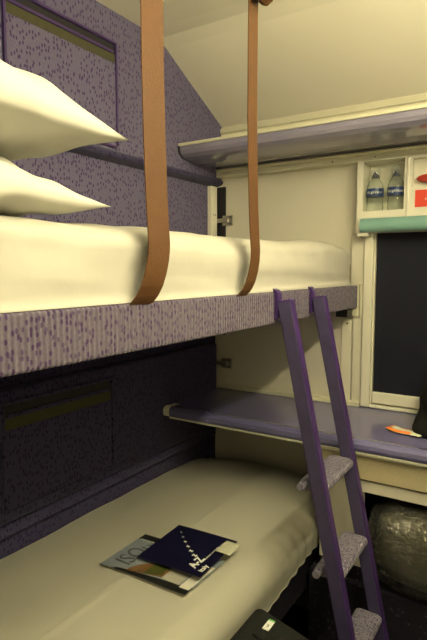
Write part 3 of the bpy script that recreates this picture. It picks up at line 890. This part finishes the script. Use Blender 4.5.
# ---------------------------------------------------------------- ladder
ld = empty('bunk_ladder', (0.97, 1.38, 0.0), 'purple metal ladder with carpeted treads hooked on the top bunk edge', 'ladder')
def rx(z): return 0.652 + (1.370 - z) * 0.212
for y in (1.262, 1.502):
    dx, dz = rx(0.0) - rx(1.37), -1.37
    l = math.hypot(dx, dz)
    # rail: closed channel section following the lean
    bm = newbm()
    hw = 0.0135; dpth = 0.020
    Mx = frame((rx(1.372), y, 1.372), (0, 1, 0), (dx, 0, dz))   # local x = y, local y = down the rail, local z = thickness
    box(bm, -hw, hw, 0.0, l - 0.012, -dpth, dpth, bev=0.0035, M=Mx)
    r_o = obj('rail', bm, M['purple'], ld)
    bm = newbm(); box(bm, -hw - 0.0012, -hw + 0.0005, 0.006, l - 0.02, -dpth + 0.004, dpth - 0.004, M=Mx)
    obj('rail_inlay', bm, M['railgrey'], r_o, label='worn grey-violet face')
    bm = newbm(); box(bm, -hw + 0.004, hw - 0.004, 0.006, l - 0.02, -dpth - 0.0010, -dpth + 0.0005, M=Mx)
    # hook over the edge board
    bm2 = newbm()
    hk = [(0.600, 1.3925), (0.600, 1.3965), (0.606, 1.4005), (0.618, 1.4015), (0.629, 1.398), (0.6335, 1.390), (0.6350, 1.375), (0.6355, 1.325), (0.6255, 1.318), (0.6255, 1.386), (0.622, 1.393)]
    prism(bm2, hk, 1, y - 0.013, y + 0.011)
    obj('hook', bm2, M['purple'], ld)
    bm.free()
    bm = newbm(); tube(bm, [(rx(1.37) + 0.006, y - 0.004, 1.371), (rx(1.37) + 0.006, y - 0.004, 1.3755)], 0.004, 8)
    obj('rivet', bm, M['chrome'], ld)
    bm = newbm(); box(bm, rx(0) - 0.026, rx(0) + 0.026, y - 0.017, y + 0.017, 0.001, 0.022, bev=0.004)
    obj('rubber_foot', bm, M['blackplastic'], ld)
for z in (0.890, 0.662, 0.434, 0.206):
    bm = newbm()
    xc = rx(z) - 0.030
    y0, y1 = 1.2755, 1.4885
    # tread with rounded nose: section in x-z
    n_ = [(xc - 0.012, z + 0.004)] + [(x, zz) for x, zz in arc(xc + 0.034, z - 0.012, 0.016, 80, -100, 8)] + [(xc - 0.010, z - 0.028)] + [(x, zz) for x, zz in arc(xc - 0.014, z - 0.012, 0.016, 250, 110, 6)]
    prism(bm, n_, 1, y0, y1)
    obj('tread', bm, M['treadcloth'], ld)
    bm = newbm()
    tube(bm, [(xc - 0.016, 1.2445, z - 0.010), (xc - 0.016, y0 + 0.004, z - 0.010)], [0.010, 0.0125], 14)
    obj('tread_end', bm, M['treadcloth'], ld)

# ---------------------------------------------------------------- things on the deck
pk = empty('snack_packet', (0.80, 1.74, 0.923), 'crumpled orange and pale packet lying flat on the deck', 'packet')
def pck(sgn, ua=0, ub=1):
    def f(a, b):
        u = ua + (ub - ua) * a
        x = 0.800 + 0.115 * u + 0.018 * b; y = 1.735 - 0.055 * u + 0.045 * b - 0.01 * math.sin(u * 5)
        e = (max(0, 1 - (2 * u - 1) ** 4) * max(0, 1 - (2 * b - 1) ** 4)) ** 0.5
        return Vector((x, y, 0.9290 + sgn * 0.004 * e + 0.002 * abs(nz(u * 6, b * 3, 1))))
    return f
bm = newbm(); grid(bm, pck(1), 20, 8); grid(bm, pck(-1), 20, 8); bmesh.ops.remove_doubles(bm, verts=bm.verts, dist=0.0002)
obj('foil', bm, M['packet'], pk)
for (b0, b1, u0, u1) in ((0.0, 0.26, 0.02, 0.75), (0.78, 1.0, 0.35, 0.98), (0.0, 1.0, 0.0, 0.09)):
    bm = newbm(); grid(bm, lambda a, b: pck(1)(u0 + (u1 - u0) * a, b0 + (b1 - b0) * b) + Vector((0, 0, 0.0008)), 12, 4)
    obj('orange_stripe', bm, M['orange'], pk, label='orange band')

bb = empty('black_bag', (1.02, 1.80, 0.923), 'black nylon bag standing on the deck at the right edge of the photo', 'bag')
bm = newbm()
def bagf(u, v):
    a = u * 2 * PI; t = v
    hx = 0.125 * (1 - 0.55 * t ** 1.3); hy = 0.11 * (1 - 0.35 * t)
    d = Vector((sq(math.cos(a), 0.8), sq(math.sin(a), 0.8), 0))
    r = 1 + 0.12 * nz(d.x * 1.5, d.y * 1.5, t * 5) + 0.06 * math.sin(a * 7 + t * 5)
    return Vector((1.008 + hx * d.x * r - 0.01 * t, 1.80 + hy * d.y * r, 0.923 + 0.25 * t))
g = grid(bm, bagf, 48, 24); bm.faces.ensure_lookup_table()
bmesh.ops.remove_doubles(bm, verts=bm.verts, dist=0.0003)
bmesh.ops.holes_fill(bm, edges=[e for e in bm.edges if e.is_boundary], sides=0)
obj('body', bm, M['blackfabric'], bb, smooth=True)
bm = newbm(); tube(bm, [(0.985 + 0.0, 1.74, 1.165), (0.99, 1.74, 1.21), (1.02, 1.76, 1.24), (1.06, 1.78, 1.21), (1.065, 1.79, 1.165)], 0.006, 8)
obj('carry_handle', bm, M['blackfabric'], bb, smooth=True)

# ---------------------------------------------------------------- suitcase on the floor
sc = empty('suitcase', (0.80, 0.80, 0.0), 'black ribbed soft suitcase on the floor against the lower bunk, with a small tag', 'suitcase')
bm = newbm()
def sui(sgn): pass
box(bm, 0.676, 0.945, 0.50, 1.070, 0.030, 0.650, bev=0.022, seg=5)
Mt = Matrix.Translation((0.672, 0, 0.585)) @ Matrix.Rotation(0.16, 4, 'Y') @ Matrix.Translation((-0.672, 0, -0.585))
for v in bm.verts:
    if v.co.z > 0.3: v.co.z -= (v.co.x - 0.672) * 0.24 * (v.co.z - 0.3) / 0.325
obj('body', bm, M['blackfabric'], sc, smooth=False)
for i in range(5):
    y = 0.86 + i * 0.028
    bm = newbm(); 
    def rb(z_): return 0
    tube(bm, [(0.715, y, 0.6395), (0.76, y, 0.628), (0.83, y, 0.610), (0.86, y, 0.602)], 0.004, 8)
    obj('rib', bm, M['blackfabric'], sc, smooth=True)
for y in (0.58, 1.00):
    for x in (0.71, 0.86):
        bm = newbm(); tube(bm, [(x - 0.012, y, 0.0165), (x + 0.012, y, 0.0165)], 0.016, 14)
        obj('wheel', bm, M['blackplastic'], sc, smooth=True)
        obj('wheel_housing', bx(x - 0.014, x + 0.014, y - 0.018, y + 0.018, 0.022, 0.045, bev=0.003), M['blackplastic'], sc)
tg = obj('luggage_tag', bx(0.722, 0.738, 1.004, 1.036, 0.636, 0.638), M['white'], sc, label='white tag with green end')
for o_ in (tg,): pass
obj('tag_end', bx(0.722, 0.738, 1.036, 1.041, 0.636, 0.6382), M['green'], tg, label='green end')
text('tag_digit', '3', 0.014, M['blackplastic'], tg, frame((0.727, 1.012, 0.6384), (1, 0.1, -0.0), (-0.1, 1, 0)), ext=0.0001)
